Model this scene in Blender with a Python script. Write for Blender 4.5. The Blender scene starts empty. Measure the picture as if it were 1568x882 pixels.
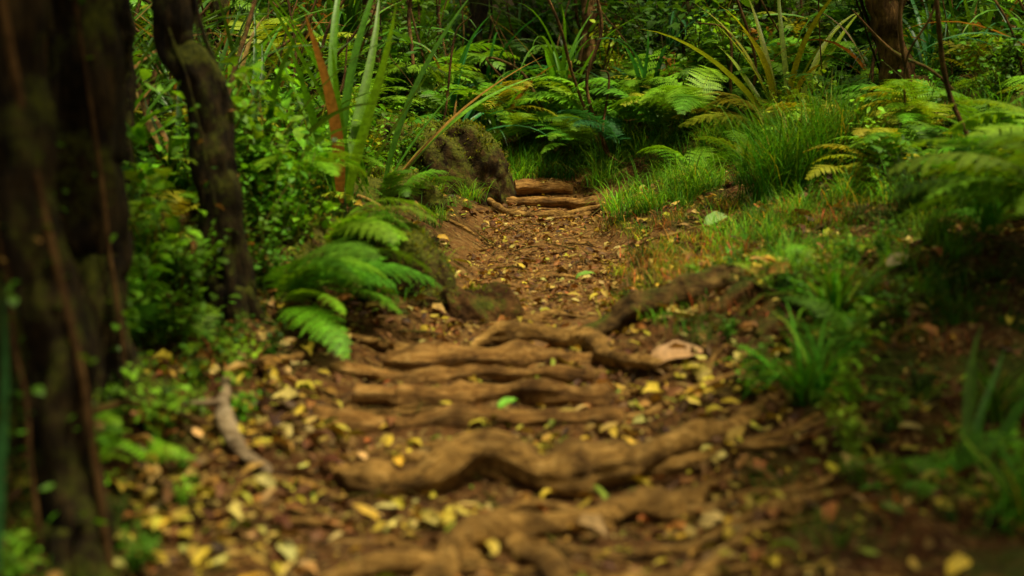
import bpy, math
import numpy as np
rng = np.random.default_rng(11)
U = rng.uniform
scene = bpy.context.scene

# ------------------------------------------------------------ noise
TAB = np.random.default_rng(3).random((256, 256))
def vnoise(x, y):
    x = np.asarray(x, float); y = np.asarray(y, float)
    xi = np.floor(x).astype(int); yi = np.floor(y).astype(int)
    fx = x - xi; fy = y - yi
    fx = fx*fx*(3-2*fx); fy = fy*fy*(3-2*fy)
    a = TAB[xi & 255, yi & 255]; b = TAB[(xi+1) & 255, yi & 255]
    c = TAB[xi & 255, (yi+1) & 255]; d = TAB[(xi+1) & 255, (yi+1) & 255]
    return (a*(1-fx)+b*fx)*(1-fy)+(c*(1-fx)+d*fx)*fy
def fbm(x, y, o=4):
    s = 0; a = .5; t = 0
    for i in range(o):
        s = s + a*(vnoise(x*2**i+17.3*i, y*2**i+9.1*i)-.5); t += a; a *= .5
    return s/t*2

# ------------------------------------------------------------ terrain
PY = [-80, 2, 3.8, 4.68, 4.8, 5.22, 5.32, 5.54, 5.64, 5.79, 5.89, 6.06, 6.18, 7, 8, 9, 10, 11, 11.9, 12.05, 12.6, 12.72, 14, 16, 22, 40, 200]
PZ = [-.3, -.02, .01, .02, .09, .085, .13, .125, .165, .16, .195, .19, .235, .24, .25, .28, .31, .34, .35, .39, .40, .46, .54, .95, 2.9, 9, 12]
def pathx(y):
    return np.interp(y, [0, 3.8, 4.8, 6.2, 7.2, 9, 12, 13, 14.5, 16, 20], [0, -.05, 0, -.1, .15, .22, .28, .33, .2, -.4, -1.5])
def halfw(y):
    return np.interp(y, [0, 4.8, 6.2, 7.2, 9, 12, 14, 16], [.7, .6, .5, .36, .44, .40, .3, .2])
def H(x, y):
    x = np.asarray(x, float); y = np.asarray(y, float)
    z = np.interp(y, PY, PZ)
    px = pathx(y); hw = halfw(y)
    dr = np.maximum(x-px-hw, 0); dl = np.maximum(px-hw-x, 0)
    sr = np.interp(y, [3, 4, 6, 8, 10, 14, 18], [.07, .1, .18, .3, .36, .3, .1])
    sl = np.interp(y, [3, 4, 6, 8, 12, 18], [.05, .09, .2, .3, .33, .1])
    edge = lambda d: .07*(1-np.exp(-d/.12))
    z = z + sr*np.minimum(dr, 5) + edge(dr) + sl*np.minimum(dl, 5) + edge(dl)
    off = np.clip((dr+dl)/.6, 0, 1)
    z = z + fbm(x*1.1, y*1.1, 4)*(.02+.13*off) + fbm(x*7, y*7, 3)*(.014+.045*off)
    z = z + .16*np.exp(-(((x-1.05)/.35)**2+((y-6.25)/.3)**2))
    return z

# ------------------------------------------------------------ mesh builder
class MB:
    def __init__(s): s.V = []; s.F = []; s.C = []; s.n = 0
    def add(s, v, f, c):
        v = np.asarray(v, float); c = np.asarray(c, float)
        if c.ndim == 1: c = np.tile(c, (len(v), 1))
        s.V.append(v); s.F.append(np.asarray(f)+s.n); s.C.append(c); s.n += len(v)
    def data(s): return np.concatenate(s.V), np.concatenate(s.F), np.concatenate(s.C)
    def build(s, name, mat, smooth=True, parent=None, loc=None):
        v, f, c = s.data()
        if loc is not None: v = v-np.array(loc)
        me = bpy.data.meshes.new(name)
        me.vertices.add(len(v)); me.vertices.foreach_set('co', v.astype(np.float32).ravel())
        me.loops.add(len(f)*4); me.loops.foreach_set('vertex_index', f.astype(np.int32).ravel())
        me.polygons.add(len(f)); me.polygons.foreach_set('loop_start', (np.arange(len(f))*4).astype(np.int32))
        me.polygons.foreach_set('use_smooth', np.full(len(f), smooth))
        a = me.color_attributes.new('col', 'FLOAT_COLOR', 'POINT')
        a.data.foreach_set('color', np.concatenate([c, np.ones((len(c), 1))], 1).astype(np.float32).ravel())
        me.update(calc_edges=True); me.validate()
        me.materials.append(mat)
        ob = bpy.data.objects.new(name, me); scene.collection.objects.link(ob)
        if loc is not None: ob.location = loc
        if parent: ob.parent = parent
        return ob

def rotz(a):
    c, s = math.cos(a), math.sin(a); return np.array([[c, -s, 0], [s, c, 0], [0, 0, 1]])
def rotx(a):
    c, s = math.cos(a), math.sin(a); return np.array([[1, 0, 0], [0, c, -s], [0, s, c]])
def roty(a):
    c, s = math.cos(a), math.sin(a); return np.array([[c, 0, s], [0, 1, 0], [-s, 0, c]])
def xf(t, pos, yaw=0, sc=1, rx=0, ry=0):
    v, f, c = t
    return (v*sc) @ (rotz(yaw) @ roty(ry) @ rotx(rx)).T + np.array(pos), f, c
def put(mb, t, pos, yaw=0, sc=1, rx=0, ry=0, tint=(1, 1, 1)):
    v, f, c = xf(t, pos, yaw, sc, rx, ry); mb.add(v, f, c*np.array(tint))

def gridquads(n, k):
    i = np.arange(n-1)[:, None]*k; j = np.arange(k-1)[None]
    a = (i+j).ravel(); return np.stack([a, a+1, a+k+1, a+k], 1)

def ribbon(P, W, side, fold=0., nrm=None):
    P = np.asarray(P, float); side = np.asarray(side, float)
    if side.ndim == 1: side = np.tile(side, (len(P), 1))
    T = np.gradient(P, axis=0); T /= np.linalg.norm(T, axis=1)[:, None]+1e-9
    side = side-T*np.sum(side*T, 1)[:, None]; side /= np.linalg.norm(side, axis=1)[:, None]+1e-9
    N = np.cross(T, side); W = np.asarray(W)[:, None]
    L = P-side*W+N*W*fold; R = P+side*W+N*W*fold
    v = np.stack([L, P, R], 1).reshape(-1, 3)
    return v, gridquads(len(P), 3)

def leaf_tpl(n=5, fold=.25, curl=.3, wide=.3, col=(1, 1, 1), wave=0.):
    t = np.linspace(0, 1, n)
    P = np.stack([t, .06*np.sin(t*3)*wave*4, curl*(t-t*t)*1.0+wave*.25*np.sin(t*9)], 1)
    W = wide*np.sin(np.pi*np.clip(t, .03, .985)**.8)**.8*(1+wave*np.sin(t*14))
    v, f = ribbon(P, W, (0, 1, 0), fold)
    return v, f, np.tile(col, (len(v), 1)).astype(float)

def spline(P, n):
    P = np.asarray(P, float); k = len(P)
    Q = np.vstack([2*P[0]-P[1], P, 2*P[-1]-P[-2]])
    out = []
    for s in np.linspace(0, k-1-1e-6, n):
        i = int(s); t = s-i; a, b, c, d = Q[i:i+4]
        out.append(.5*((2*b)+(c-a)*t+(2*a-5*b+4*c-d)*t*t+(3*b-a-3*c+d)*t**3))
    return np.array(out)

def tube(P, R, n=None, seg=12, amp=.12, fa=1.6, fs=6., wob=0., seed=0, ridge=0., knots=0.):
    P = np.asarray(P, float); R = np.asarray(R, float)
    n = n or len(P)*8
    Q = spline(np.hstack([P, R[:, None]]), n); P = Q[:, :3].copy(); R = np.abs(Q[:, 3])
    s = np.concatenate([[0], np.cumsum(np.linalg.norm(np.diff(P, axis=0), axis=1))])
    if wob:
        P[:, 0] += wob*fbm(s*3+seed, s*0+seed*1.7, 3); P[:, 1] += wob*fbm(s*3+seed+50, s*0+seed, 3); P[:, 2] += .6*wob*fbm(s*3+seed+90, s*0+seed, 3)
    if knots: R = R*(1+knots*np.maximum(fbm(s*9+seed*3, s*0+seed, 2), -.3)*2)
    T = np.gradient(P, axis=0); T /= np.linalg.norm(T, axis=1)[:, None]+1e-9
    u = np.cross(T[0], [0.13, .05, 1.] if abs(T[0][2]) < .9 else [1., 0, 0]); u /= np.linalg.norm(u)
    Us = []
    for i in range(n):
        u = u-T[i]*np.dot(u, T[i]); u /= np.linalg.norm(u)+1e-9; Us.append(u)
    Us = np.array(Us); Vs = np.cross(T, Us)
    a = np.linspace(0, 2*np.pi, seg+1)[:-1]
    A, S = np.meshgrid(a, s)
    m = 1+amp*2*fbm(np.cos(A)*fa+S*fs+seed*3.1+40, np.sin(A)*fa+S*fs*.35+seed+40, 4)
    if ridge: m = m+ridge*2*fbm(np.cos(A)*4+S*1.2+seed+80, np.sin(A)*4+S*.9+seed+60, 3)
    rr = R[:, None]*m; rr[0] *= .15; rr[-1] *= .15
    v = P[:, None]+Us[:, None]*(rr*np.cos(A))[..., None]+Vs[:, None]*(rr*np.sin(A))[..., None]
    v = v.reshape(-1, 3)
    i = np.arange(n-1)[:, None]*seg; j = np.arange(seg)[None]; j2 = (j+1) % seg
    f = np.stack([(i+j), (i+j2), (i+seg+j2), (i+seg+j)], -1).reshape(-1, 4)
    return v, f

# ------------------------------------------------------------ materials
def newmat(name):
    m = bpy.data.materials.new(name); m.use_nodes = True; nt = m.node_tree
    for n in list(nt.nodes): nt.nodes.remove(n)
    o = nt.nodes.new('ShaderNodeOutputMaterial'); return m, nt, o
def N(nt, t, **k):
    n = nt.nodes.new(t)
    for a, b in k.items(): setattr(n, a, b)
    return n
def noise(nt, vec, scale, detail=5, rough=.6, dist=0.):
    n = N(nt, 'ShaderNodeTexNoise'); n.inputs['Scale'].default_value = scale; n.inputs['Detail'].default_value = detail
    n.inputs['Roughness'].default_value = rough; n.inputs['Distortion'].default_value = dist
    nt.links.new(vec, n.inputs['Vector']); return n.outputs['Fac']
def ramp(nt, fac, stops):
    r = N(nt, 'ShaderNodeValToRGB'); e = r.color_ramp.elements
    while len(e) < len(stops): e.new(.5)
    for i, (p, c) in enumerate(stops):
        e[i].position = p; e[i].color = (*c, 1) if len(c) == 3 else c
    nt.links.new(fac, r.inputs[0]); return r.outputs[0]
def mix(nt, fac, a, b, mode='MIX'):
    m = N(nt, 'ShaderNodeMix', data_type='RGBA', blend_type=mode)
    for s, v in ((0, fac), (6, a), (7, b)):
        if hasattr(v, 'node'): nt.links.new(v, m.inputs[s])
        else: m.inputs[s].default_value = v if s == 0 else (*v, 1)
    return m.outputs[2]
def math_(nt, op, a, b=None, clamp=False):
    m = N(nt, 'ShaderNodeMath', operation=op, use_clamp=clamp)
    for s, v in ((0, a), (1, b)):
        if v is None: continue
        if hasattr(v, 'node'): nt.links.new(v, m.inputs[s])
        else: m.inputs[s].default_value = v
    return m.outputs[0]
def bump(nt, h, strength, dist):
    b = N(nt, 'ShaderNodeBump'); b.inputs['Strength'].default_value = strength; b.inputs['Distance'].default_value = dist
    nt.links.new(h, b.inputs['Height']); return b.outputs[0]
def princ(nt, col, rough, nrm=None, spec=.3):
    p = N(nt, 'ShaderNodeBsdfPrincipled'); nt.links.new(col, p.inputs['Base Color'])
    if hasattr(rough, 'node'): nt.links.new(rough, p.inputs['Roughness'])
    else: p.inputs['Roughness'].default_value = rough
    p.inputs['Specular IOR Level'].default_value = spec
    if nrm: nt.links.new(nrm, p.inputs['Normal'])
    return p.outputs[0]

def leafmat(name, trans=.35, rough=.5, spec=.2):
    m, nt, o = newmat(name)
    a = N(nt, 'ShaderNodeAttribute', attribute_name='col').outputs['Color']
    g = N(nt, 'ShaderNodeNewGeometry').outputs['Position']
    n1 = noise(nt, g, 35, 3)
    c = mix(nt, 1., a, ramp(nt, n1, [(.3, (.62, .6, .55)), (.7, (1.3, 1.25, 1.2))]), 'MULTIPLY')
    p = princ(nt, c, rough, None, spec)
    t = N(nt, 'ShaderNodeBsdfTranslucent')
    nt.links.new(mix(nt, 1., c, (1.45, 1.2, .5), 'MULTIPLY'), t.inputs[0])
    s = N(nt, 'ShaderNodeMixShader'); s.inputs[0].default_value = trans
    nt.links.new(p, s.inputs[1]); nt.links.new(t.outputs[0], s.inputs[2]); nt.links.new(s.outputs[0], o.inputs[0])
    return m
M_leaf = leafmat('green_leaf'); M_grass = leafmat('grass_blade', .35, .6, .12); M_litter = leafmat('dead_leaf', .1, .6, .2)
M_strap = leafmat('strap_leaf', .3, .42, .35)

def woodmat(name, c1, c2, c3, stretch, moss=0., rough=.8):
    m, nt, o = newmat(name)
    tc = N(nt, 'ShaderNodeTexCoord').outputs['Object']
    mp = N(nt, 'ShaderNodeMapping'); nt.links.new(tc, mp.inputs[0]); mp.inputs['Scale'].default_value = stretch
    f1 = noise(nt, mp.outputs[0], 9, 8, .7, .4); f2 = noise(nt, tc, 7, 6, .65)
    f3 = noise(nt, mp.outputs[0], 30, 5, .7)
    c = ramp(nt, f1, [(.34, c1), (.5, c2), (.66, c3)])
    c = mix(nt, 1., c, ramp(nt, f2, [(.38, (.38, .34, .3)), (.6, (1.25, 1.2, 1.1))]), 'MULTIPLY')
    if moss:
        nz = N(nt, 'ShaderNodeSeparateXYZ'); nt.links.new(N(nt, 'ShaderNodeNewGeometry').outputs['Normal'], nz.inputs[0])
        mm = math_(nt, 'ADD', math_(nt, 'MULTIPLY', nz.outputs[2], .25), noise(nt, tc, 6, 7, .7))
        mk = ramp(nt, mm, [(.72-.3*moss, (0, 0, 0)), (.85-.3*moss, (1, 1, 1))])
        mc = ramp(nt, noise(nt, tc, 45, 4), [(.3, (.025, .032, .005)), (.7, (.13, .14, .012))])
        c = mix(nt, mk, c, mc)
    h = math_(nt, 'ADD', f1, math_(nt, 'MULTIPLY', f3, .5))
    nt.links.new(princ(nt, c, rough, bump(nt, h, 1., .035), .15), o.inputs[0]); return m
M_bark = woodmat('dark_bark', (.008, .005, .003), (.03, .02, .008), (.08, .052, .018), (3, 3, .8), .66)
M_bark2 = woodmat('brown_bark', (.05, .025, .01), (.15, .08, .028), (.27, .16, .055), (3, 3, .8), .3)
M_log = woodmat('worn_log', (.10, .045, .012), (.36, .19, .05), (.56, .35, .12), (.8, 5, 5), .0, .6)
M_root = woodmat('worn_root', (.10, .05, .013), (.36, .205, .052), (.56, .36, .12), (1.6, 4, 4), .0, .65)
M_mroot = woodmat('mossy_root', (.04, .022, .008), (.15, .09, .025), (.3, .19, .06), (1.2, 3, 3), .35, .8)
M_moss = woodmat('mossy_rock', (.010, .007, .003), (.045, .028, .009), (.12, .075, .024), (1, 1, 1), .55, .9)
M_dirt = woodmat('dirt_clod', (.03, .013, .004), (.09, .042, .012), (.18, .095, .03), (2, 2, 2), .25, .9)
M_stick = woodmat('pale_stick', (.2, .14, .08), (.42, .32, .2), (.6, .5, .36), (1, 4, 4), 0, .7)

m, nt, o = newmat('forest_floor'); M_ground = m
at = N(nt, 'ShaderNodeAttribute', attribute_name='col'); sp = N(nt, 'ShaderNodeSeparateColor'); nt.links.new(at.outputs['Color'], sp.inputs[0])
g = N(nt, 'ShaderNodeNewGeometry').outputs['Position']
soil = ramp(nt, noise(nt, g, 5, 9, .7), [(.32, (.020, .007, .002)), (.5, (.075, .027, .006)), (.68, (.18, .078, .018))])
worn = ramp(nt, noise(nt, g, 14, 8, .7), [(.32, (.11, .045, .012)), (.5, (.25, .12, .032)), (.7, (.42, .25, .08))])
c = mix(nt, sp.outputs[0], soil, worn)
vo = N(nt, 'ShaderNodeTexVoronoi'); vo.inputs['Scale'].default_value = 45; nt.links.new(g, vo.inputs['Vector'])
sv = N(nt, 'ShaderNodeSeparateColor'); nt.links.new(vo.outputs['Color'], sv.inputs[0])
chip = ramp(nt, sv.outputs[0], [(.0, (.03, .014, .006)), (.4, (.12, .06, .018)), (.75, (.26, .16, .045)), (1., (.36, .26, .09))])
ck = ramp(nt, sv.outputs[1], [(.6, (0, 0, 0)), (.65, (.6, .6, .6))])
c = mix(nt, ck, c, chip)
mm = math_(nt, 'MULTIPLY', sp.outputs[1], ramp(nt, noise(nt, g, 3, 7, .7), [(.48, (0, 0, 0)), (.6, (1, 1, 1))]))
c = mix(nt, mm, c, ramp(nt, noise(nt, g, 60, 4), [(.3, (.02, .028, .004)), (.7, (.10, .12, .010))]))
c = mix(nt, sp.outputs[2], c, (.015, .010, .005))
h = math_(nt, 'ADD', noise(nt, g, 22, 8, .7), math_(nt, 'MULTIPLY', vo.outputs['Distance'], .4))
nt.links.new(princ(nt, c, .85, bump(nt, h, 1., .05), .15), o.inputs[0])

# ------------------------------------------------------------ ground sheet
def axis(lo, hi, step, far):
    a = np.arange(lo, hi, step); g = step*1.18**np.arange(1, 45); 
    r = hi+np.cumsum(g); l = lo-np.cumsum(g); r = r[r < far]; l = l[l > -far]
    return np.concatenate([l[::-1], a, r])
xs = axis(-3.2, 4, .034, 120); ys = axis(2.6, 14.5, .034, 120)
X, Y = np.meshgrid(xs, ys)
Z = H(X, Y)
px = pathx(Y); hw = halfw(Y)
d = np.abs(X-px)-hw+.12*fbm(X*3, Y*3)
w = np.clip(1-d/.35, 0, 1)*np.clip((16-Y)/2, 0, 1)*np.interp(Y, [3.5, 5.2, 6.5, 8], [.25, .4, .6, 1])
ms = np.clip((d-.1)/.5, 0, 1)
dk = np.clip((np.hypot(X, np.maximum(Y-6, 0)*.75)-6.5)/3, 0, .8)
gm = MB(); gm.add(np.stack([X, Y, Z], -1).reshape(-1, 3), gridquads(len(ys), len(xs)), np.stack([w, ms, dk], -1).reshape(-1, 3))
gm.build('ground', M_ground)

# ------------------------------------------------------------ logs & roots
def onground(P, up):
    P = np.asarray(P, float); out = []
    for i, p in enumerate(P):
        u = up[i] if hasattr(up, '__len__') else up
        out.append([p[0], p[1], float(H(p[0], p[1]))+u])
    return np.array(out)
def woody(name, xy, R, up, mat, seg=16, amp=.12, wob=.03, seed=0, fs=3., n=None, branches=(), knots=.25):
    mb = MB(); L = np.array(xy, float)
    R = np.array(R if hasattr(R, '__len__') else [R]*len(L), float)
    loc = onground(L[:1], 0)[0]
    v, f = tube(onground(L, up), R, n or max(24, len(L)*12), seg, amp, 1.6, fs, wob, seed=seed, ridge=.1, knots=knots); mb.add(v, f, (1, 1, 1))
    for bxy, bR, bup in branches:
        v, f = tube(onground(bxy, bup), bR, 40, 12, amp, 1.6, fs, wob, seed=seed+5, ridge=.1, knots=knots); mb.add(v, f, (1, 1, 1))
    return mb.build(name, mat, loc=loc)
def lg(x0, x1, y0, y1, r, seed, up=.0, n=5, knots=.3):
    t = np.linspace(0, 1, n); xy = np.stack([x0+(x1-x0)*t, y0+(y1-y0)*t], 1)
    z = np.interp(t, [0, 1], [float(np.interp(y0, PY, PZ)), float(np.interp(y1, PY, PZ))])+up
    P = np.column_stack([xy, z]); mb = MB(); rv = [r*k for k in np.random.default_rng(seed).uniform(.78, 1.2, n)]
    v, f = tube(P, rv, 110, 24, .14, 1.4, 3.5, .07, seed=seed, ridge=.12, knots=knots); mb.add(v, f, (1, 1, 1))
    mb.build('log_step', M_log, loc=P[0])
lg(-.52, .40, 6.11, 6.15, .052, 1, .012, 6)
lg(-.78, .36, 5.89, 5.85, .030, 2, .024, 6)
lg(-.64, .38, 5.64, 5.60, .047, 3, .014, 6)
lg(-.76, .42, 5.28, 5.33, .040, 4, .018, 6)
lg(.02, .57, 12.72, 12.74, .055, 5, .04, 5, .1)
lg(-.22, .70, 12.18, 12.0, .052, 6, .045, 5, .1)
woody('exposed_root', [(-.24, 12.0), (-.02, 11.75), (.25, 11.6), (.5, 11.7), (.78, 11.85)], [.03, .03, .028, .028, .015], .03, M_root, 10, .12, .03, 3)
woody('exposed_root', [(.3, 11.45), (.45, 11.5), (.6, 11.7), (.75, 11.9)], [.012, .02, .02, .012], .025, M_root, 8, .12, .02, 8)
woody('gnarled_root', [(-.62, 4.84), (-.47, 4.72), (-.3, 4.7), (-.12, 4.78), (.1, 4.73), (.3, 4.77), (.5, 4.82), (.68, 4.98), (.86, 5.2), (1.1, 5.4)],
      [.02, .055, .06, .085, .065, .072, .055, .045, .035, .02], [-.01, .015, .02, .06, .04, .055, .05, .04, .03, .0], M_root, 28, .16, .06, 6, 6, 170,
      branches=[([(-.2, 4.8), (-.36, 4.98), (-.5, 5.0), (-.62, 4.88)], [.035, .028, .022, .008], .015),
                ([(-.4, 4.72), (-.55, 4.62), (-.72, 4.66), (-.9, 4.6)], [.035, .025, .018, .006], .01),
                ([(.5, 4.8), (.7, 4.85), (.95, 4.9), (1.15, 5.05)], [.035, .028, .02, .008], .015)], knots=.3)
woody('forked_root', [(.72, 4.66), (.53, 4.52), (.38, 4.4), (.22, 4.3), (.05, 4.22), (-.12, 4.1), (-.2, 3.95), (-.28, 3.72), (-.35, 3.4)],
      [.02, .045, .05, .045, .055, .048, .042, .04, .02], [0, .03, .05, .055, .05, .045, .035, .02, -.01], M_root, 26, .16, .08, 12, 6, 170,
      branches=[([(-.02, 4.2), (.04, 4.05), (.1, 3.9), (.13, 3.7)], [.045, .035, .028, .01], .02),
                ([(-.12, 4.08), (-.25, 3.98), (-.42, 3.92), (-.6, 3.88)], [.04, .03, .025, .008], .02),
                ([(.3, 4.35), (.2, 4.45), (.02, 4.5), (-.15, 4.44)], [.03, .02, .015, .006], .01),
                ([(.5, 4.5), (.62, 4.42), (.8, 4.4), (1.0, 4.46)], [.035, .025, .018, .006], .01)], knots=.3)
woody('exposed_root', [(.1, 3.78), (.35, 3.85), (.55, 3.88), (.72, 4.0), (.9, 4.05)], [.012, .025, .025, .02, .01], .02, M_root, 12, .15, .05, 15)
woody('exposed_root', [(.3, 4.0), (.5, 4.08), (.75, 4.15), (1.0, 4.32), (1.25, 4.4)], [.01, .02, .022, .02, .01], .015, M_root, 12, .15, .05, 41)
woody('exposed_root', [(-.85, 5.48), (-.6, 5.44), (-.3, 5.47), (0, 5.43), (.2, 5.46)], [.008, .014, .016, .014, .006], .012, M_root, 12, .15, .04, 42)
woody('exposed_root', [(-.55, 5.12), (-.3, 5.08), (-.05, 5.13), (.2, 5.06)], [.008, .016, .018, .008], .01, M_root, 12, .15, .04, 43)
woody('exposed_root', [(-.9, 6.3), (-.7, 6.2), (-.5, 6.28), (-.2, 6.25), (.0, 6.3)], [.008, .014, .018, .016, .008], .01, M_root, 10, .15, .04, 17)
woody('exposed_root', [(.3, 5.45), (.5, 5.42), (.7, 5.5), (.95, 5.6)], [.01, .018, .016, .008], .01, M_root, 10, .15, .04, 18)
woody('arching_root', [(-.2, 6.2), (-.1, 6.4), (.05, 6.42), (.22, 6.38), (.36, 6.32), (.4, 6.1), (.46, 5.92), (.58, 5.82), (.68, 5.78)],
      [.012, .035, .045, .045, .045, .04, .035, .028, .01], [.0, .045, .065, .06, .06, .06, .06, .03, -.01], M_root, 20, .16, .04, 21, 5, 120)
woody('mossy_root', [(.34, 6.35), (.46, 6.45), (.62, 6.5), (.8, 6.55), (1.0, 6.6), (1.2, 6.75)], [.03, .045, .06, .07, .065, .03], [.05, .07, .09, .09, .06, -.01], M_mroot, 20, .2, .05, 25, 5, 100)
woody('mossy_root', [(.95, 5.75), (1.1, 5.95), (1.22, 6.1), (1.25, 6.35)], [.02, .045, .05, .03], -.01, M_mroot, 18, .2, .05, 27, 4)
woody('broken_stick', [(-1.05, 5.15), (-1.0, 4.9), (-.92, 4.72), (-.8, 4.6)], [.016, .026, .022, .012], [.14, .07, .035, .02], M_stick, 12, .2, .03, 31, branches=[([(-1.0, 4.9), (-1.06, 4.86), (-1.12, 4.84)], [.015, .012, .006], .09)])
woody('fallen_branch', [(-1.5, 4.5), (-1.4, 4.65), (-1.25, 4.8), (-1.0, 4.85)], [.008, .012, .012, .006], [.05, .12, .1, .02], M_bark2, 8, .15, .04, 33)
rb = MB()
for k in range(95):
    y = U(3.6, 7.2) if k < 75 else U(7, 12); s = U(-1, 1); x = pathx(y)+s*(halfw(y)+.7); l = U(.25, .8); a = U(-.6, .6)+(math.pi if U() < .5 else 0)
    P = [(x, y)]; 
    for j in range(4):
        a += U(-.5, .5); P.append((P[-1][0]+math.cos(a)*l/4, P[-1][1]+math.sin(a)*l/4))
    r = U(.005, .018); v, f = tube(onground(P, [-.01, .004, .008, .004, -.01]), [r*.6, r, r, r*.8, r*.3], 36, 8, .15, 1.6, 8, .04, seed=k, knots=.25); rb.add(v, f, (1, 1, 1))
rb.build('root_network', M_root)

# ------------------------------------------------------------ boulders and mounds
def blob(name, c, r, mat, amp=.25, seed=0, tufts=0, tl=(.02, .05)):
    nu, nv = 110, 60
    a = np.linspace(0, 2*np.pi, nu+1)[:-1]; b = np.linspace(.02, math.pi*.72, nv)
    A, B = np.meshgrid(a, b)
    D = np.stack([np.sin(B)*np.cos(A), np.sin(B)*np.sin(A), np.cos(B)], -1)
    m = 1+amp*fbm(D[..., 0]*1.6+D[..., 2]*1.1+seed+20, D[..., 1]*1.6-D[..., 2]*.9+seed*2+20, 5)+.1*fbm(D[..., 0]*7+D[..., 2]*5+seed, D[..., 1]*7-D[..., 2]*5, 4)
    P = D*m[..., None]; S = np.sign(P)*np.abs(P)**.85; P = S*np.array(r)
    v = P.reshape(-1, 3)+np.array(c)
    i = np.arange(nv-1)[:, None]*nu; j = np.arange(nu)[None]; j2 = (j+1) % nu
    f = np.stack([i+j, i+nu+j, i+nu+j2, i+j2], -1).reshape(-1, 4)
    mb = MB(); mb.add(v, f, (1, 1, 1)); ob = mb.build(name, mat, loc=c)
    if tufts:
        tb = MB(); k = 0; Df = D.reshape(-1, 3)
        while k < tufts:
            q = rng.integers(0, nu*int(nv*.75)); p = v[q]; dd = Df[q]
            if fbm(p[0]*6+seed, p[1]*6+p[2]*6, 3) < .1-.7*(dd[2]-.1): 
                k += .3; continue
            k += 1; p = p+U(-.01, .01, 3)
            dr = dd*.5+np.array([0, 0, .3])+U(-.8, .8, 3); dr /= np.linalg.norm(dr)
            l = U(*tl)*(1 if U() < .93 else 2.2); P3 = np.array([p-dd*.005, p+dr*l*.6, p+dr*l+[0, 0, -l*.4]])
            vv, ff = ribbon(P3, [l*.12, l*.16, .0008], np.cross(dr, U(-1, 1, 3)), 0)
            gcol = np.array([.15, .20, .012])*U(.3, 1.6)*np.array([U(.7, 1.4), 1, 1]); tb.add(vv, ff, gcol)
        vv, ff, cc = tb.data(); tb2 = MB(); tb2.add(vv-np.array(c), ff, cc); t = tb2.build('moss', M_grass, parent=ob)
    return ob
blob('mossy_boulder', (-.50, 12.25, .60), (.50, .42, .54), M_moss, .45, 3, 4500, (.012, .035))
blob('mossy_boulder', (-.98, 12.5, .68), (.38, .4, .46), M_moss, .4, 8, 2500, (.012, .035))
blob('mossy_mound', (-.80, 7.35, .28), (.46, .38, .38), M_moss, .5, 5, 4500, (.01, .028))
blob('earth_mound', (-.20, 7.25, .17), (.24, .24, .22), M_dirt, .6, 19, 350, (.01, .025))
blob('mossy_mound', (-1.0, 10.2, .55), (.5, .5, .28), M_moss, .45, 14, 1500, (.015, .04))

# ------------------------------------------------------------ plant templates
def frond_tpl(hi, L=1., a0=1.0, bend=1.5, npair=24, wid=.22, seed=0):
    r = np.random.default_rng(seed); mb = MB()
    n = 40; t = np.linspace(0, 1, n); ang = a0-bend*t**1.2
    dx = np.cos(ang)*L/n; dz = np.sin(ang)*L/n
    sway = .08*np.sin(t*2+r.uniform(0, 6))
    P = np.stack([np.cumsum(dx), sway*t, np.cumsum(dz)], 1)
    v, f = ribbon(P[::3], .005*L*(1-.8*t[::3]), (0, 1, 0), -.6); mb.add(v, f, (1.1, .8, .7))
    S = np.array([0, 1., 0])
    for k in range(npair):
        tk = .14+.84*(k/(npair-1))**.95; i = min(int(tk*(n-1)), n-2)
        p = P[i]; T = P[i+1]-P[i]; T /= np.linalg.norm(T); Nn = np.cross(T, S)
        pl = wid*L*(math.sin(math.pi*min(max((tk-.02)/1.0, 0), 1)**.72)**.75+.05)*r.uniform(.88, 1.08)
        for sd in (-1, 1):
            q = S*sd*math.cos(.35+.3*tk)+T*math.sin(.35+.3*tk)+Nn*r.uniform(-.12, .1); q /= np.linalg.norm(q)
            wv = np.cross(q, Nn); wv /= np.linalg.norm(wv)
            drp = np.array([0, 0, -1.])*pl*r.uniform(.1, .3)
            if hi:
                m = 9; sh = (r.uniform(.85, 1.15))
                for j in range(m):
                    s = (j+.6)/m; c0 = p+q*pl*s+drp*s*s
                    ll = .028*L*(1-s**1.6)+.004*L; bw = pl/m*.42
                    for s2 in (-1, 1):
                        tip = c0+wv*s2*ll+q*ll*.45
                        mb.add([c0-q*bw, c0+q*bw, tip+q*bw*.3, tip-q*bw*.4], [[0, 1, 2, 3]], np.array([1, 1, 1])*sh*(1.05-.1*s2))
                vv, ff = ribbon([p, p+q*pl*.5+drp*.25, p+q*pl+drp], [.003*L, .002*L, .0005*L], wv, -.5); mb.add(vv, ff, (1, .95, .9))
            else:
                s = np.array([0, .35, .75, 1.]); c = p+q*pl*s[:, None]+drp*(s**2)[:, None]
                w0 = .5*L/npair*.78
                vv, ff = ribbon(c, np.array([.7, 1, .6, .05])*w0, wv, .15); mb.add(vv, ff, np.array([1, 1, 1])*r.uniform(.8, 1.15))
    return mb.data()
FH = [frond_tpl(True, 1, a, b, 22, w, s) for s, (a, b, w) in enumerate([(1.05, 1.6, .22), (.8, 1.3, .2), (1.2, 1.9, .24), (.6, 1.1, .2)])]
FL = [frond_tpl(False, 1, a, b, 24, w, s+9) for s, (a, b, w) in enumerate([(1.05, 1.6, .2), (.8, 1.3, .17), (1.25, 1.9, .22), (.5, 1.0, .16)])]
FW = [frond_tpl(False, 1, a, b, 19, w, s+29) for s, (a, b, w) in enumerate([(1.0, 1.5, .2), (.75, 1.2, .18)])]
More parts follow.
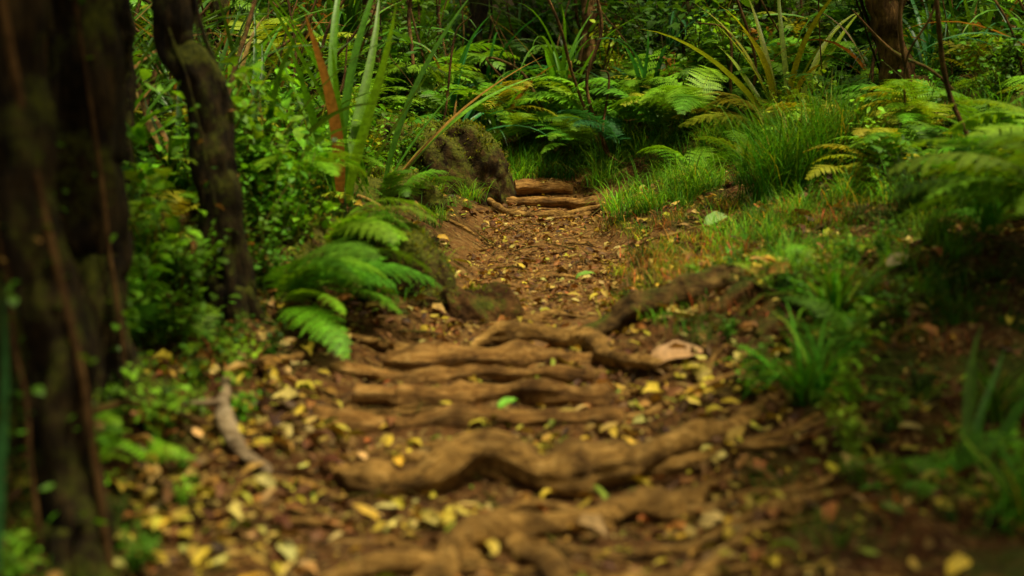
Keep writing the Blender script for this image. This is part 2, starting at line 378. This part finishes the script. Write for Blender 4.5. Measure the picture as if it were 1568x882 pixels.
GREENS = dict(bright=(.19, .43, .018), mid=(.095, .265, .013), dark=(.042, .115, .009), teal=(.03, .16, .04), yel=(.32, .38, .02), dead=(.28, .16, .045))
def jit(c, a=.3):
    c = np.array(c); return c*U(1-a, 1+a)*(1+U(-.18, .18, 3))
def fern(mb, pos, sc, col, hi=False, n=8, yaw0=None, spread=2*math.pi, ry=0, T=None):
    T = T or (FH if hi else FL)
    for k in range(n):
        y = (U(0, 6.28) if yaw0 is None else yaw0+U(-.5, .5)*spread)
        put(mb, T[rng.integers(len(T))], np.array(pos)+[*U(-.03, .03, 2), 0], y, sc*U(.7, 1.1), U(-.35, .35), ry+U(-.3, .2), jit(col, .22))
def grass(n=70, L=(.2, .5), w=.0035, sp=.06, bend=(.5, 2.), seed=0, segs=5):
    r = np.random.default_rng(seed); mb = MB()
    for k in range(n):
        l = r.uniform(*L); a = r.uniform(1.1, 1.55); b = r.uniform(*bend); y = r.uniform(0, 6.28)
        t = np.linspace(0, 1, segs); an = a-b*t**1.5
        xx = np.concatenate([[0], np.cumsum(np.cos(an[1:])*l/(segs-1))]); zz = np.concatenate([[0], np.cumsum(np.sin(an[1:])*l/(segs-1))])
        P = np.stack([xx, 0*xx, zz], 1) @ rotz(y).T+np.array([*(r.normal(0, sp, 2)), -.01])
        v, f = ribbon(P, w*np.array([.8, 1, .9, .6, .08]), (-math.sin(y), math.cos(y), 0), .2)
        cc = np.array([r.uniform(.6, 1.2), 1, 1])*r.uniform(.5, 1.3)
        if r.random() < .1: cc = cc*np.array([2.6, 1.0, 1.6])
        mb.add(v, f, cc)
    return mb.data()
GR = [grass(60, (.15, .42), .0032, .06, (.6, 2.2), s) for s in range(4)]
GS = [grass(60, (.05, .16), .0022, .07, (.3, 2.), s+20) for s in range(3)]
GT = [grass(150, (.45, .85), .004, .07, (.3, 1.5), s+30) for s in range(2)]
GW = [grass(34, (.3, .6), .009, .03, (.6, 1.9), s+40) for s in range(3)]
LF = [leaf_tpl(5, .2, .3, .3), leaf_tpl(5, .35, -.3, .22), leaf_tpl(5, .1, .5, .36)]
def shrub(n=150, R=.4, ls=(.05, .1), seed=0):
    r = np.random.default_rng(seed); mb = MB(); nst = 9; per = n//nst
    for s in range(nst):
        y = r.uniform(0, 6.28); out = r.uniform(.3, 1)*R; hgt = r.uniform(.8, 2)*R
        P = np.array([[0, 0, 0], [out*.3*math.cos(y), out*.3*math.sin(y), hgt*.5], [out*math.cos(y+.2), out*math.sin(y+.2), hgt]])+np.vstack([[0, 0, 0], r.normal(0, .04, (2, 3))])
        v, f = tube(P, [.006, .004, .002], 8, 5, 0); mb.add(v, f, (1.3, .5, .8))
        Q = spline(P, 20)
        for k in range(per):
            q = Q[r.integers(5, 20)]+r.normal(0, .035, 3)*R/.4; sh = r.uniform(.5, 1.4)
            v, f, c = xf(LF[r.integers(3)], q, r.uniform(0, 6.28), r.uniform(*ls), r.uniform(-.6, .6), r.uniform(-.5, .8)); mb.add(v, f, c*sh)
    return mb.data()
SH = [shrub(160, .35, (.05, .1), s) for s in range(4)]; SF = [shrub(210, .4, (.035, .07), s+7) for s in range(3)]
def strap(mb, pos, n, L, w, col, el=(.7, 1.5), bend=(.2, 1.4), yaw=None):
    for k in range(n):
        l = U(*L); a = U(*el); b = U(*bend); y = U(0, 6.28) if yaw is None else yaw+U(-.9, .9); s = 10
        t = np.linspace(0, 1, s); an = a-b*t**1.6
        xx = np.cumsum(np.cos(an)*l/s); zz = np.cumsum(np.sin(an)*l/s)
        P = np.stack([xx, .05*l*np.sin(t*3+k)*t, zz], 1) @ rotz(y).T+np.array(pos)+[*U(-.05, .05, 2), -.03]
        W = U(*w)*np.clip(1.05-t**2.2, .03, 1)*np.clip(.5+t*3, 0, 1)*.5
        v, f = ribbon(P, W, (-math.sin(y), math.cos(y), U(-.5, .5)), .35)
        c = jit(col, .35)
        if U() < .1: c = jit(GREENS['dead'], .4)
        mb.add(v, f, c)
def G(x, y, up=-.01): return np.array([x, y, float(H(x, y))+up])

# ------------------------------------------------------------ trees
crown_leaf = [leaf_tpl(3, .2, .2, .28), leaf_tpl(3, .1, -.2, .34)]
def tree(name, P, R, mat, crown=None, nl=2500, seed=0, vines=0, seg=22, flare=True, twigs=0):
    P = np.array(P, float); base = P[0].copy()
    e = bpy.data.objects.new(name, None); scene.collection.objects.link(e); e.location = base
    mb = MB(); L = np.linalg.norm(P[-1]-P[0]); n = int(max(40, L*30))
    v, f = tube(P-base, R, n, seg, .25, 1.8, 2.8, .07, seed=seed, ridge=.12); mb.add(v, f, (1, 1, 1))
    if flare:
        for k in range(5):
            a = k*1.26+seed; r = R[0]
            q = np.array([[math.cos(a)*r*.3, math.sin(a)*r*.3, r*2.2], [math.cos(a)*r*1.1, math.sin(a)*r*1.1, r*.5], [math.cos(a)*r*2.4, math.sin(a)*r*2.4, -.02]])
            q[2, 2] = float(H(base[0]+q[2, 0], base[1]+q[2, 1]))-base[2]-.01
            v, f = tube(q, [r*.5, r*.4, r*.15], 16, 10, .2, seed=k); mb.add(v, f, (1, 1, 1))
    top = P[-1]-base
    if crown is not None:
        cen = np.array(crown[:3])-base; cr = crown[3]
        tips = []
        for k in range(9):
            d = rng.normal(0, 1, 3); d[2] = abs(d[2])*.6-.1; d /= np.linalg.norm(d); tip = cen+d*cr*U(.5, .95); tips.append(tip)
            v, f = tube([top*U(.75, 1.), (top+tip)/2+U(-.15, .15, 3), tip], [R[-1]*.6, R[-1]*.35, .01], 16, 7, .1, seed=k); mb.add(v, f, (1, 1, 1))
    mb.build('trunk', mat, parent=e)
    if crown is not None:
        cb = MB()
        cl = [t+rng.normal(0, cr*.12, 3) for t in tips for _ in range(3)]+[cen+rng.normal(0, cr*.4, 3) for _ in range(12)]
        for c in cl:
            tint = jit(GREENS['mid'], .5); s = cr*U(.12, .18)
            for k in range(nl//len(cl)):
                put(cb, crown_leaf[k & 1], c+rng.normal(0, s, 3)*[1, 1, .6], U(0, 6.28), U(.12, .24), U(-.6, .6), U(-.3, .8), tint*U(.7, 1.3))
        cb.build('crown', M_leaf, parent=e)  # foliage above the view, placed and thinned for the shade it casts
    if vines:
        vb = MB(); lb = MB()
        for k in range(vines):
            a0 = U(0, 6.28); tw = U(-3, 3); rr = np.interp(np.linspace(0, 1, 14), np.linspace(0, 1, len(R)), R)
            Q = spline(P-base, 14); t = np.linspace(0, 1, 14)
            off = np.stack([np.cos(a0+tw*t)*(rr*1.15+.01+.05*U(0, 1, 14)*(k % 2)), np.sin(a0+tw*t)*(rr*1.15+.01), 0*t], 1)
            v, f = tube(Q+off, np.full(14, U(.006, .014)), 90, 7, .15, seed=k); vb.add(v, f, (1, 1, 1))
            W = spline(Q+off, 60)
            for j in range(26):
                put(lb, LF[rng.integers(3)], W[rng.integers(0, 34)]+rng.normal(0, .03, 3), U(0, 6.28), U(.025, .055), U(-.8, .8), U(-.3, .9), jit(GREENS['mid'] if U() < .8 else GREENS['dead'], .5)*.8)
        vb.build('vine_stems', M_bark2 if seed < 3 else M_bark, parent=e); lb.build('climber_leaves', M_leaf, parent=e)
    return e
b = G(-1.5, 5.0, -.05); tree('tree', [b, [-1.5, 5.02, .9], [-1.56, 5.05, 1.8], [-1.7, 5.1, 3.0], [-1.6, 5.2, 4.4]], [.16, .14, .13, .12, .08], M_bark, (-1.3, 5.0, 5.4, 1.25), 1700, 1, 4)
b = G(-1.23, 3.85, -.05); tree('tree', [b, [-1.27, 3.9, .6], [-1.34, 3.95, 1.1], [-1.42, 4.0, 1.9], [-1.5, 4.1, 3.6]], [.085, .075, .075, .07, .04], M_bark, (-1.0, 3.6, 4.9, 1.1), 1500, 2, 3)
b = G(-1.68, 4.6, -.05); tree('tree', [b, [-1.67, 4.6, .9], [-1.64, 4.6, 1.6], [-1.6, 4.7, 3.6]], [.13, .12, .11, .06], M_bark, (-2.0, 4.6, 4.8, 1.1), 900, 3, 4)
b = G(-1.24, 6.25, -.05); tree('tree', [b, [-1.29, 6.25, .85], [-1.38, 6.3, 1.4], [-1.52, 6.4, 2.0], [-1.7, 6.6, 4.2]], [.1, .085, .085, .08, .05], M_bark, (-2.0, 6.6, 5.4, 1.1), 1000, 4, 3)
b = G(-1.95, 7.2, -.05); tree('tree', [b, [-1.93, 7.2, 1.2], [-1.9, 7.2, 2.2], [-2.0, 7.4, 4]], [.055, .045, .04, .03], M_bark, (-2.8, 8.4, 5.0, 1.2), 700, 5, 1)
b = G(3.12, 11.1, -.08); tree('tree', [b, [2.96, 11.05, float(b[2])+.4], [2.82, 11, 1.9], [2.72, 11, 2.5], [2.9, 11.2, 5]], [.15, .115, .11, .11, .07], M_bark2, (4.2, 11.0, 6.2, 1.4), 900, 6, 2)
b = G(3.3, 5.2, -.05); tree('tree', [b, [3.35, 5.2, 1.5], [3.3, 5.1, 3], [3.3, 5.0, 4.4]], [.13, .11, .1, .07], M_bark, (3.9, 4.6, 5.4, 1.3), 1000, 7, 2)  # unseen, beyond the right edge; added to shade the right bank
b = G(3.0, 3.2, -.05); tree('tree', [b, [3.05, 3.2, 1.5], [2.9, 3.2, 3], [2.9, 3.3, 4.2]], [.1, .09, .08, .06], M_bark, (3.1, 3.2, 5.2, 1.2), 1300, 8, 1)  # out-of-frame tree added so shade reaches the near right corner
for k, (x, y, r) in enumerate([(-1.35, 14.0, .06), (-2.6, 13.2, .09), (-.5, 16.2, .1), (.75, 15.5, .07), (1.9, 15.4, .05), (3.9, 14.5, .1), (-4.2, 15.5, .13), (2.9, 17.2, .11), (5.2, 15.9, .09), (.1, 18.5, .12)]):
    b = G(x, y, -.05); l = U(-.5, .5)
    tree('tree', [b, b+[l*.3, 0, 1.3], b+[l*.6, .1, 2.6], b+[l, .2, 6]], [r*1.2, r, r*.95, r*.6], M_bark if k % 3 else M_bark2, (b[0]+l, b[1]+.4, b[2]+6.8, 1.4), 850, 10+k, 2, 14, False)

# ------------------------------------------------------------ undergrowth masses
fb = MB()
for k in range(260):
    y = 13.1+6.5*U()**1.5; x = U(-.5, .52)*y*.9
    if abs(x-pathx(y)) < .55 and y < 14.2: continue
    cn = rng.choice(['bright', 'mid', 'dark', 'teal', 'yel'], p=[.40, .27, .17, .07, .09])
    fern(fb, G(x, y, U(0, .5)), U(.5, 1.1), GREENS[cn], False, 7)
for k in range(120):
    y = U(7.0, 13); s = rng.choice([-1, 1]); x = pathx(y)+s*(halfw(y)+U(.9, 2.8)+(.5 if s > 0 else .1))
    fern(fb, G(x, y), U(.35, .75), GREENS[rng.choice(['bright', 'mid', 'yel'])], False, 7)
for k in range(26):
    y = U(4.3, 6.8); s = -1 if U() < .65 else 1; x = pathx(y)+s*(halfw(y)+U(.55, 1.2))
    fern(fb, G(x, y), U(.16, .34), GREENS[rng.choice(['dark', 'mid', 'bright'])], False, 6)
fb.build('undergrowth_ferns', M_leaf)
sb = MB()
for k in range(270):
    y = 13.3+7*U()**1.2; x = U(-.5, .5)*y
    if abs(x-pathx(y)) < .6 and y < 14.2: continue
    put(sb, (SH if U() < .5 else SF)[rng.integers(3)], G(x, y, U(-.05, .7)), U(0, 6.28), U(.7, 1.5), U(-.3, .3), 0, jit(GREENS[rng.choice(['mid', 'dark', 'bright', 'yel', 'dead'], p=[.32, .38, .16, .06, .08])], .35))
for k in range(95):
    y = U(5.6, 13); x = pathx(y)-halfw(y)-U(.75, 2.4)
    put(sb, (SH if U() < .5 else SF)[rng.integers(3)], G(x, y, -.02), U(0, 6.28), U(.45, 1.0), U(-.2, .2), 0, jit(GREENS[rng.choice(['mid', 'dark', 'bright', 'yel'], p=[.35, .33, .26, .06])], .3))
for k in range(70):
    y = U(7.5, 14); x = pathx(y)+halfw(y)+U(1.5, 4)
    put(sb, (SH if U() < .4 else SF)[rng.integers(3)], G(x, y, -.02), U(0, 6.28), U(.3, .9), U(-.2, .2), 0, jit(GREENS[rng.choice(['mid', 'dark', 'bright'])], .3))
for k in range(130):
    y = U(3.6, 7.0); s = -1 if U() < .6 else 1; x = pathx(y)+s*(halfw(y)+U(.35, 1.4))
    put(sb, SH[rng.integers(4)], G(x, y, -.01), U(0, 6.28), U(.12, .34), U(-.2, .2), 0, jit(GREENS[rng.choice(['mid', 'dark', 'bright'])], .3))
sb.build('undergrowth_shrubs', M_leaf)
tb = MB()
for k in range(95):
    y = 13.6+6*U(); x = U(-.45, .5)*y
    if abs(x-pathx(y)) < .7 and y < 14.6: continue
    strap(tb, G(x, y, U(.0, .6)), 18, (.8, 1.7), (.03, .06), GREENS[rng.choice(['mid', 'dark', 'teal', 'bright'])], (.5, 1.5), (.4, 2.2))
for k in range(20):
    y = U(9.5, 13.5); x = U(.24, .42)*y
    if abs(x-2.8) < .4: continue
    strap(tb, G(x, y), 16, (.8, 1.6), (.025, .045), GREENS[rng.choice(['dark', 'teal', 'mid'])], (.6, 1.5), (.5, 2.2))
for k in range(18):
    y = U(7.5, 13); x = -U(.17, .36)*y
    strap(tb, G(x, y), 14, (.8, 1.6), (.03, .055), GREENS[rng.choice(['dark', 'mid'])], (.7, 1.5), (.3, 1.6))
tb.build('strap_leaf_undergrowth', M_strap)
for (x, y, n, L, w, el, be, c) in [(-1.0, 8.6, 14, (1.1, 1.9), (.05, .075), (.9, 1.5), (.1, .8), 'mid'), (-1.45, 8.0, 12, (1.0, 1.6), (.04, .06), (.7, 1.4), (.3, 1.4), 'dark'),
                                   (-.95, 9.6, 10, (1.2, 2.0), (.04, .07), (.75, 1.3), (.1, .6), 'mid'), (2.35, 12.4, 14, (1.2, 1.9), (.05, .07), (.8, 1.4), (.3, 1.2), 'yel')]:
    mb = MB(); p = G(x, y); strap(mb, p, n, L, w, GREENS[c], el, be)
    mb.build('flax_plant', M_strap, loc=p)
vb = MB()
for k in range(210):
    y = U(12.8, 18) if k % 4 else U(7.5, 12.5); x = U(-.42, .42)*y
    if k % 4 == 0 and -1.6 < x < 2.4: x = -1.6-U(0, 1.5) if U() < .6 else 2.5+U(0, 1.5)
    if y < 15 and abs(x-pathx(y)) < .5: continue
    p = G(x, y); d = np.array([U(-.9, .9), U(-.3, .3), U(.6, 2.2)]); 
    P = [p, p+d*.35+U(-.15, .15, 3), p+d*.7+U(-.2, .2, 3), p+d+U(-.1, .1, 3)]
    if k % 3 == 0: P.append(p+d+[U(-.6, .6), 0, -U(.2, .9)])
    r = U(.004, .018); v, f = tube(P, [r]*(len(P)-1)+[r*.4], 28, 6, .1, seed=k); vb.add(v, f, (1, 1, 1))
vb.build('tangled_vines', M_bark2)

# ------------------------------------------------------------ named ferns, grass, shrubs
def nfern(x, y, sc, col, n=7, yaw0=None, spread=6.28, up=-.01, hi=True, ry=0, z=None, T=None):
    mb = MB(); p = G(x, y, up)
    if z is not None:
        p[2] = z
        if z-float(H(x, y)) > .1 and T is not None:
            v, f = tube([G(x, y, -.05), G(x, y, (z-float(H(x, y)))*.5)+[.02, .02, 0], p], [.05, .045, .04], 20, 10, .2, 1.6, 12, 0, seed=3); mb.add(v, f, (.12, .07, .03))
    fern(mb, p, sc, GREENS[col], hi, n, yaw0, spread, ry, T); mb.build('fern', M_leaf, loc=p)
nfern(2.42, 5.9, 1.0, 'bright', 11, math.pi, 2.0, 0, False, .02, .80, FW)
nfern(2.9, 7.2, .9, 'bright', 10, math.pi, 3.4, .12, False, .0)
nfern(3.4, 8.8, .85, 'bright', 8)
nfern(-.95, 7.2, .66, 'bright', 10, -.3, 2.6, 0, True, .1, z=.60)
nfern(-1.10, 6.5, .8, 'mid', 7, -.15, 1.3, .03, True, .1)
nfern(-1.02, 6.2, .6, 'bright', 7, -.1, 1.8, .08, True, .25)
nfern(-1.2, 7.7, .65, 'bright', 8, 0, 5, .3)
nfern(-.75, 8.9, .5, 'mid', 6, up=.1)
nfern(.95, 12.9, .75, 'teal', 7, 2.6, 2.6, .25)
nfern(1.6, 12.6, .9, 'bright', 9, 3.0, 3.4, .3)
nfern(2.2, 12.1, .85, 'yel', 8, 3.0, 3.4, .1)
nfern(.65, 14.0, .85, 'mid', 8, up=.2); nfern(.05, 14.4, .85, 'bright', 8, up=.25); nfern(-.7, 13.4, .7, 'bright', 8, up=.6); nfern(1.2, 13.8, .95, 'bright', 8, up=.4); nfern(-.2, 13.7, .7, 'yel', 7, up=.5)
nfern(-1.5, 10.4, .75, 'mid', 8, up=.1); nfern(-1.4, 11.8, .75, 'bright', 8, up=.3); nfern(-1.9, 8.9, .7, 'bright', 7, up=.1)
nfern(2.7, 9.6, .75, 'bright', 9); nfern(1.9, 11.2, .6, 'bright', 7); nfern(-1.6, 5.7, .4, 'mid', 6); nfern(1.5, 11.6, .6, 'bright', 7); nfern(2.2, 6.6, .45, 'mid', 7)
def ngrass(x, y, T, sc, col, n=1, spread=.0, name='grass_tuft'):
    mb = MB(); p = G(x, y)
    for k in range(n):
        q = G(x+U(-1, 1)*spread, y+U(-1, 1)*spread); put(mb, T[rng.integers(len(T))], q, U(0, 6.28), sc*U(.8, 1.2), 0, 0, jit(GREENS[col], .2))
    mb.build(name, M_grass, loc=p)
ngrass(1.12, 5.15, GW, .8, 'mid', 2, .04); ngrass(1.32, 5.9, GW, .8, 'mid', 2, .08); ngrass(1.22, 5.3, GR, .7, 'mid', 3, .08)
ngrass(1.45, 3.95, GW, .7, 'mid', 2, .05); ngrass(1.75, 4.9, GW, .8, 'mid', 1, .06)
ngrass(1.85, 9.4, GT, .95, 'mid', 4, .16); ngrass(2.1, 9.7, GT, .9, 'mid', 3, .16); ngrass(2.3, 7.3, GT, .5, 'dark', 4, .2); ngrass(2.0, 6.4, GT, .4, 'mid', 3, .15)
ngrass(-.35, 11.9, GR, .8, 'mid', 2, .05)
mb = MB(); p = G(-1.4, 3.6); strap(mb, p, 5, (.6, .9), (.03, .045), GREENS['teal'], (1.3, 1.55), (.1, .5)); mb.build('flax_plant', M_strap, loc=p)
mb = MB(); p = G(-.75, 3.55); strap(mb, p, 3, (.3, .45), (.02, .03), GREENS['yel'], (.3, .6), (.5, .9), 0.); mb.build('flax_plant', M_strap, loc=p)
mb = MB(); p = G(1.5, 4.5); strap(mb, p, 5, (.4, .6), (.03, .04), GREENS['mid'], (.9, 1.3), (.2, .9), 0.5); mb.build('flax_plant', M_strap, loc=p)
def nshrub(x, y, T, sc, col, n=1, sp=.1, up=0):
    mb = MB(); p = G(x, y)
    for k in range(n): put(mb, T[rng.integers(len(T))], G(x+U(-sp, sp), y+U(-sp, sp), up), U(0, 6.28), sc*U(.8, 1.2), 0, 0, jit(GREENS[col], .2))
    mb.build('leafy_shrub', M_leaf, loc=p)
nshrub(-1.25, 4.75, SH, .35, 'bright'); nshrub(-1.5, 6.0, SH, .8, 'bright', 3, .15); nshrub(-1.75, 6.4, SH, 1.0, 'bright', 3, .15); nshrub(-1.15, 6.8, SF, .6, 'mid', 2, .1)
nshrub(-1.45, 7.4, SH, 1.2, 'bright', 3, .2); nshrub(-1.6, 5.6, SH, .6, 'mid', 2, .1); nshrub(-1.3, 9.2, SH, 1.1, 'bright', 3, .25); nshrub(-1.0, 10.6, SF, .9, 'mid', 2, .2, .2)
nshrub(1.7, 4.1, SF, .3, 'bright', 2, .1)

gb = MB()
def scat(T, n, fx, sc, cols, lift=-.005, thr=-9):
    for k in range(n):
        x, y = fx()
        if fbm(x*1.8+5, y*1.8, 3) < thr: continue
        put(gb, T[rng.integers(len(T))], G(x, y, lift), U(0, 6.28), U(*sc), 0, 0, jit(GREENS[rng.choice(cols)], .3))
def right(lo, hi, y0, y1):
    def f():
        y = U(y0, y1); return pathx(y)+halfw(y)+U(lo, hi), y
    return f
scat(GR, 280, right(.1, 1.9, 10.2, 13.8), (.4, 1.1), ['bright', 'mid', 'bright', 'mid', 'dark'], thr=-.2)
scat(GR, 150, right(.6, 2.8, 7.8, 10.5), (.4, .9), ['bright', 'mid', 'dark'], thr=-.15)
scat(GR, 130, right(.8, 3, 5.5, 8.0), (.3, .75), ['mid', 'dark', 'bright'], thr=-.05)
scat(GR, 50, right(.8, 2, 3.7, 5.6), (.3, .6), ['mid', 'dark'], thr=.05)
scat(GS, 360, right(.05, 1.5, 6.5, 10.5), (.4, 1.1), ['mid', 'yel', 'dark', 'dead'], thr=-.05)
scat(GS, 180, right(.2, 1.6, 3.8, 6.8), (.3, .9), ['mid', 'dark', 'dark', 'dead'], thr=.0)
def left():
    y = U(7.5, 14); return pathx(y)-halfw(y)-U(.15, 1.2), y
scat(GR, 90, left, (.3, .8), ['mid', 'dark', 'bright'])
def left2():
    y = U(3.7, 7); return pathx(y)-halfw(y)-U(.3, 1.4), y
scat(GS, 140, left2, (.4, 1.1), ['mid', 'dark', 'dead'], thr=.0)
def backg():
    y = U(13.5, 16); return pathx(y)+U(-1.6, 2.2), y
scat(GR, 170, backg, (.6, 1.2), ['bright', 'mid', 'dark'])
gb.build('grass', M_grass)

# ------------------------------------------------------------ leaf litter
lb = MB()
LT = [leaf_tpl(6, .35, .45, .2, wave=.15), leaf_tpl(5, .25, -.3, .26), leaf_tpl(5, .6, .6, .14), leaf_tpl(6, -.4, .3, .22, wave=.2), leaf_tpl(6, .8, .9, .3, wave=.2)]
LC = [(.42, .33, .035), (.30, .19, .04), (.16, .078, .024), (.07, .03, .010), (.46, .36, .11), (.26, .11, .026), (.04, .018, .007), (.16, .22, .02)]
LPn = [.12, .18, .23, .2, .05, .09, .10, .03]
def lit(n, fx, size, pal=LPn, zoff=.004, thr=-.05):
    xy = np.array([fx() for _ in range(n)])
    xy = xy[(fbm(xy[:, 0]*2.2, xy[:, 1]*2.2+30, 3)+U(-.25, .25, n)) > thr]
    z = H(xy[:, 0], xy[:, 1])
    for (x, y), zz in zip(xy, z):
        s = U(*size)*U(.6, 1); c = jit(LC[rng.choice(len(LC), p=pal)], .35)
        put(lb, LT[rng.integers(5)], (x, y, zz+zoff+U(0, .01)), U(0, 6.28), s, U(-.8, .8), U(-.5, .5), c)
def pathpt(y0, y1, k=1.):
    def f():
        y = U(y0, y1); return pathx(y)+U(-1, 1)*halfw(y)*k, y
    return f
def sidept(lo, hi, y0, y1, s):
    def f():
        y = U(y0, y1); return pathx(y)+s*(halfw(y)+U(lo, hi)), y
    return f
cp = [.04, .24, .32, .18, .09, .10, .02, .01]
lit(3600, pathpt(6.3, 13.5, 1.15), (.02, .08), cp, thr=-.4); lit(4500, pathpt(6.3, 13.5, 1.15), (.008, .025), cp, .002, thr=-.5)
lit(1300, pathpt(3.3, 6.3, 1.1), (.02, .08), thr=-.1); lit(2500, pathpt(3.3, 6.3, 1.2), (.01, .03), cp, .002, thr=-.5)
lit(4200, sidept(-.1, 2.3, 3.3, 7, 1), (.02, .1), thr=-.15); lit(4200, sidept(-.1, 2.3, 7, 12, 1), (.02, .1), thr=-.2)
lit(4200, sidept(-.1, 1.4, 3.3, 7, -1), (.02, .11), thr=-.15); lit(1400, sidept(-.1, 1.3, 7, 12, -1), (.02, .1))
lit(4500, lambda: (U(-2, 2.4), U(3.4, 9)), (.01, .03), LPn, .002, thr=-.5)
lit(900, lambda: (U(-4, 5), U(12.5, 17)), (.05, .12))
yl = [.45, .22, .08, 0, .2, 0, 0, .05]
lit(420, sidept(-.4, 1.4, 3.5, 7, 1), (.04, .12), yl, .015, 0.); lit(330, sidept(-.5, 1.1, 3.5, 6, -1), (.04, .12), yl, .015, 0.)
lit(130, sidept(-.3, 1.9, 6.5, 11, 1), (.05, .12), yl, .015); lit(50, pathpt(5, 12), (.04, .08), yl, .01, -1)
for (cx, cy, r, n) in [(-.25, 4.35, .22, 50), (.25, 5.05, .3, 60), (.75, 5.5, .25, 60), (-.95, 4.3, .3, 30), (-.5, 5.05, .2, 30), (.65, 4.2, .2, 30)]:
    lit(n, lambda: (cx+rng.normal(0, r*.6), cy+rng.normal(0, r*.4)), (.04, .1), yl, .015, -2)
lb.build('leaf_litter', M_litter)
def big(x, y, s, col, yaw, rx=.2, ry=-.2, wd=.24):
    mb = MB(); p = G(x, y, .03); put(mb, leaf_tpl(14, .5, .5, wd, wave=.12), p, yaw, s, rx, ry, col); mb.build('fallen_leaf', M_litter, loc=p)
big(.58, 5.8, .25, (.4, .24, .11), .25, .35, -.15, .27); big(1.02, 6.7, .24, (.5, .36, .04), .1, .1); big(1.22, 8.95, .2, (.22, .38, .12), .6, .6); big(1.66, 9.2, .13, (.15, .4, .05), .1)
big(-.05, 5.42, .1, (.15, .4, .03), .7); big(.38, 8.3, .12, (.15, .32, .04), .2); big(-.25, 8.6, .13, (.45, .42, .05), 2.8)
big(1.1, 4.5, .13, (.36, .27, .09), 1.4, .3); big(-.05, 4.05, .12, (.42, .32, .05), 2.2); big(1.65, 6.2, .18, (.42, .34, .22), .4, .5, .1, .26); big(1.7, 8.0, .17, (.2, .1, .04), 2.4, .5, .1, .3)

tw = MB()
for k in range(600):
    y = U(3.5, 13); x = pathx(y)+U(-2., 2.6); p = G(x, y, .012); a = U(0, 3.14); l = U(.06, .35)
    q = p+np.array([math.cos(a)*l, math.sin(a)*l, 0]); q[2] = float(H(q[0], q[1]))+U(.005, .04); m_ = (p+q)/2+U(-.02, .02, 3); m_[2] += .012
    r = U(.0015, .006); v, f = tube([p, m_, q], [r, r, r*.5], 10, 5, .1, seed=k); tw.add(v, f, (1, 1, 1))
tw.build('twigs', M_bark2)

# ------------------------------------------------------------ light, sky, camera
sx, sy, sz = .35, -.22, 1.3
el = math.atan2(sz, math.hypot(sx, sy)); az = math.atan2(sx, sy)
w = bpy.data.worlds.new('World'); scene.world = w; w.use_nodes = True; nt = w.node_tree
bg = nt.nodes['Background']; sk = nt.nodes.new('ShaderNodeTexSky'); sk.sky_type = 'NISHITA'; sk.sun_disc = False
sk.sun_elevation = el; sk.sun_rotation = az; sk.ozone_density = 0; sk.dust_density = 6; sk.air_density = .7
nt.links.new(mix(nt, 1., sk.outputs[0], (1, .93, .58), 'MULTIPLY'), bg.inputs[0]); bg.inputs[1].default_value = .105
from mathutils import Vector
ld = bpy.data.lights.new('sun', 'SUN'); ld.energy = 5.0; ld.angle = math.radians(5); ld.color = (1, .89, .6)
lo = bpy.data.objects.new('sun', ld); scene.collection.objects.link(lo); lo.location = (5, 8, 15)
lo.rotation_euler = Vector((-sx, -sy, -sz)).to_track_quat('-Z', 'Y').to_euler()
cd = bpy.data.cameras.new('camera'); cam = bpy.data.objects.new('camera', cd); scene.collection.objects.link(cam)
cam.location = (0, 0, 1.4); cam.rotation_euler = (math.radians(82), 0, 0); cd.lens = 50; cd.sensor_width = 36; cd.clip_end = 500
cd.dof.use_dof = True; cd.dof.focus_distance = 11.5; cd.dof.aperture_fstop = 1.2
scene.camera = cam
scene.view_settings.view_transform = 'Standard'; scene.view_settings.look = 'None'; scene.view_settings.exposure = 0
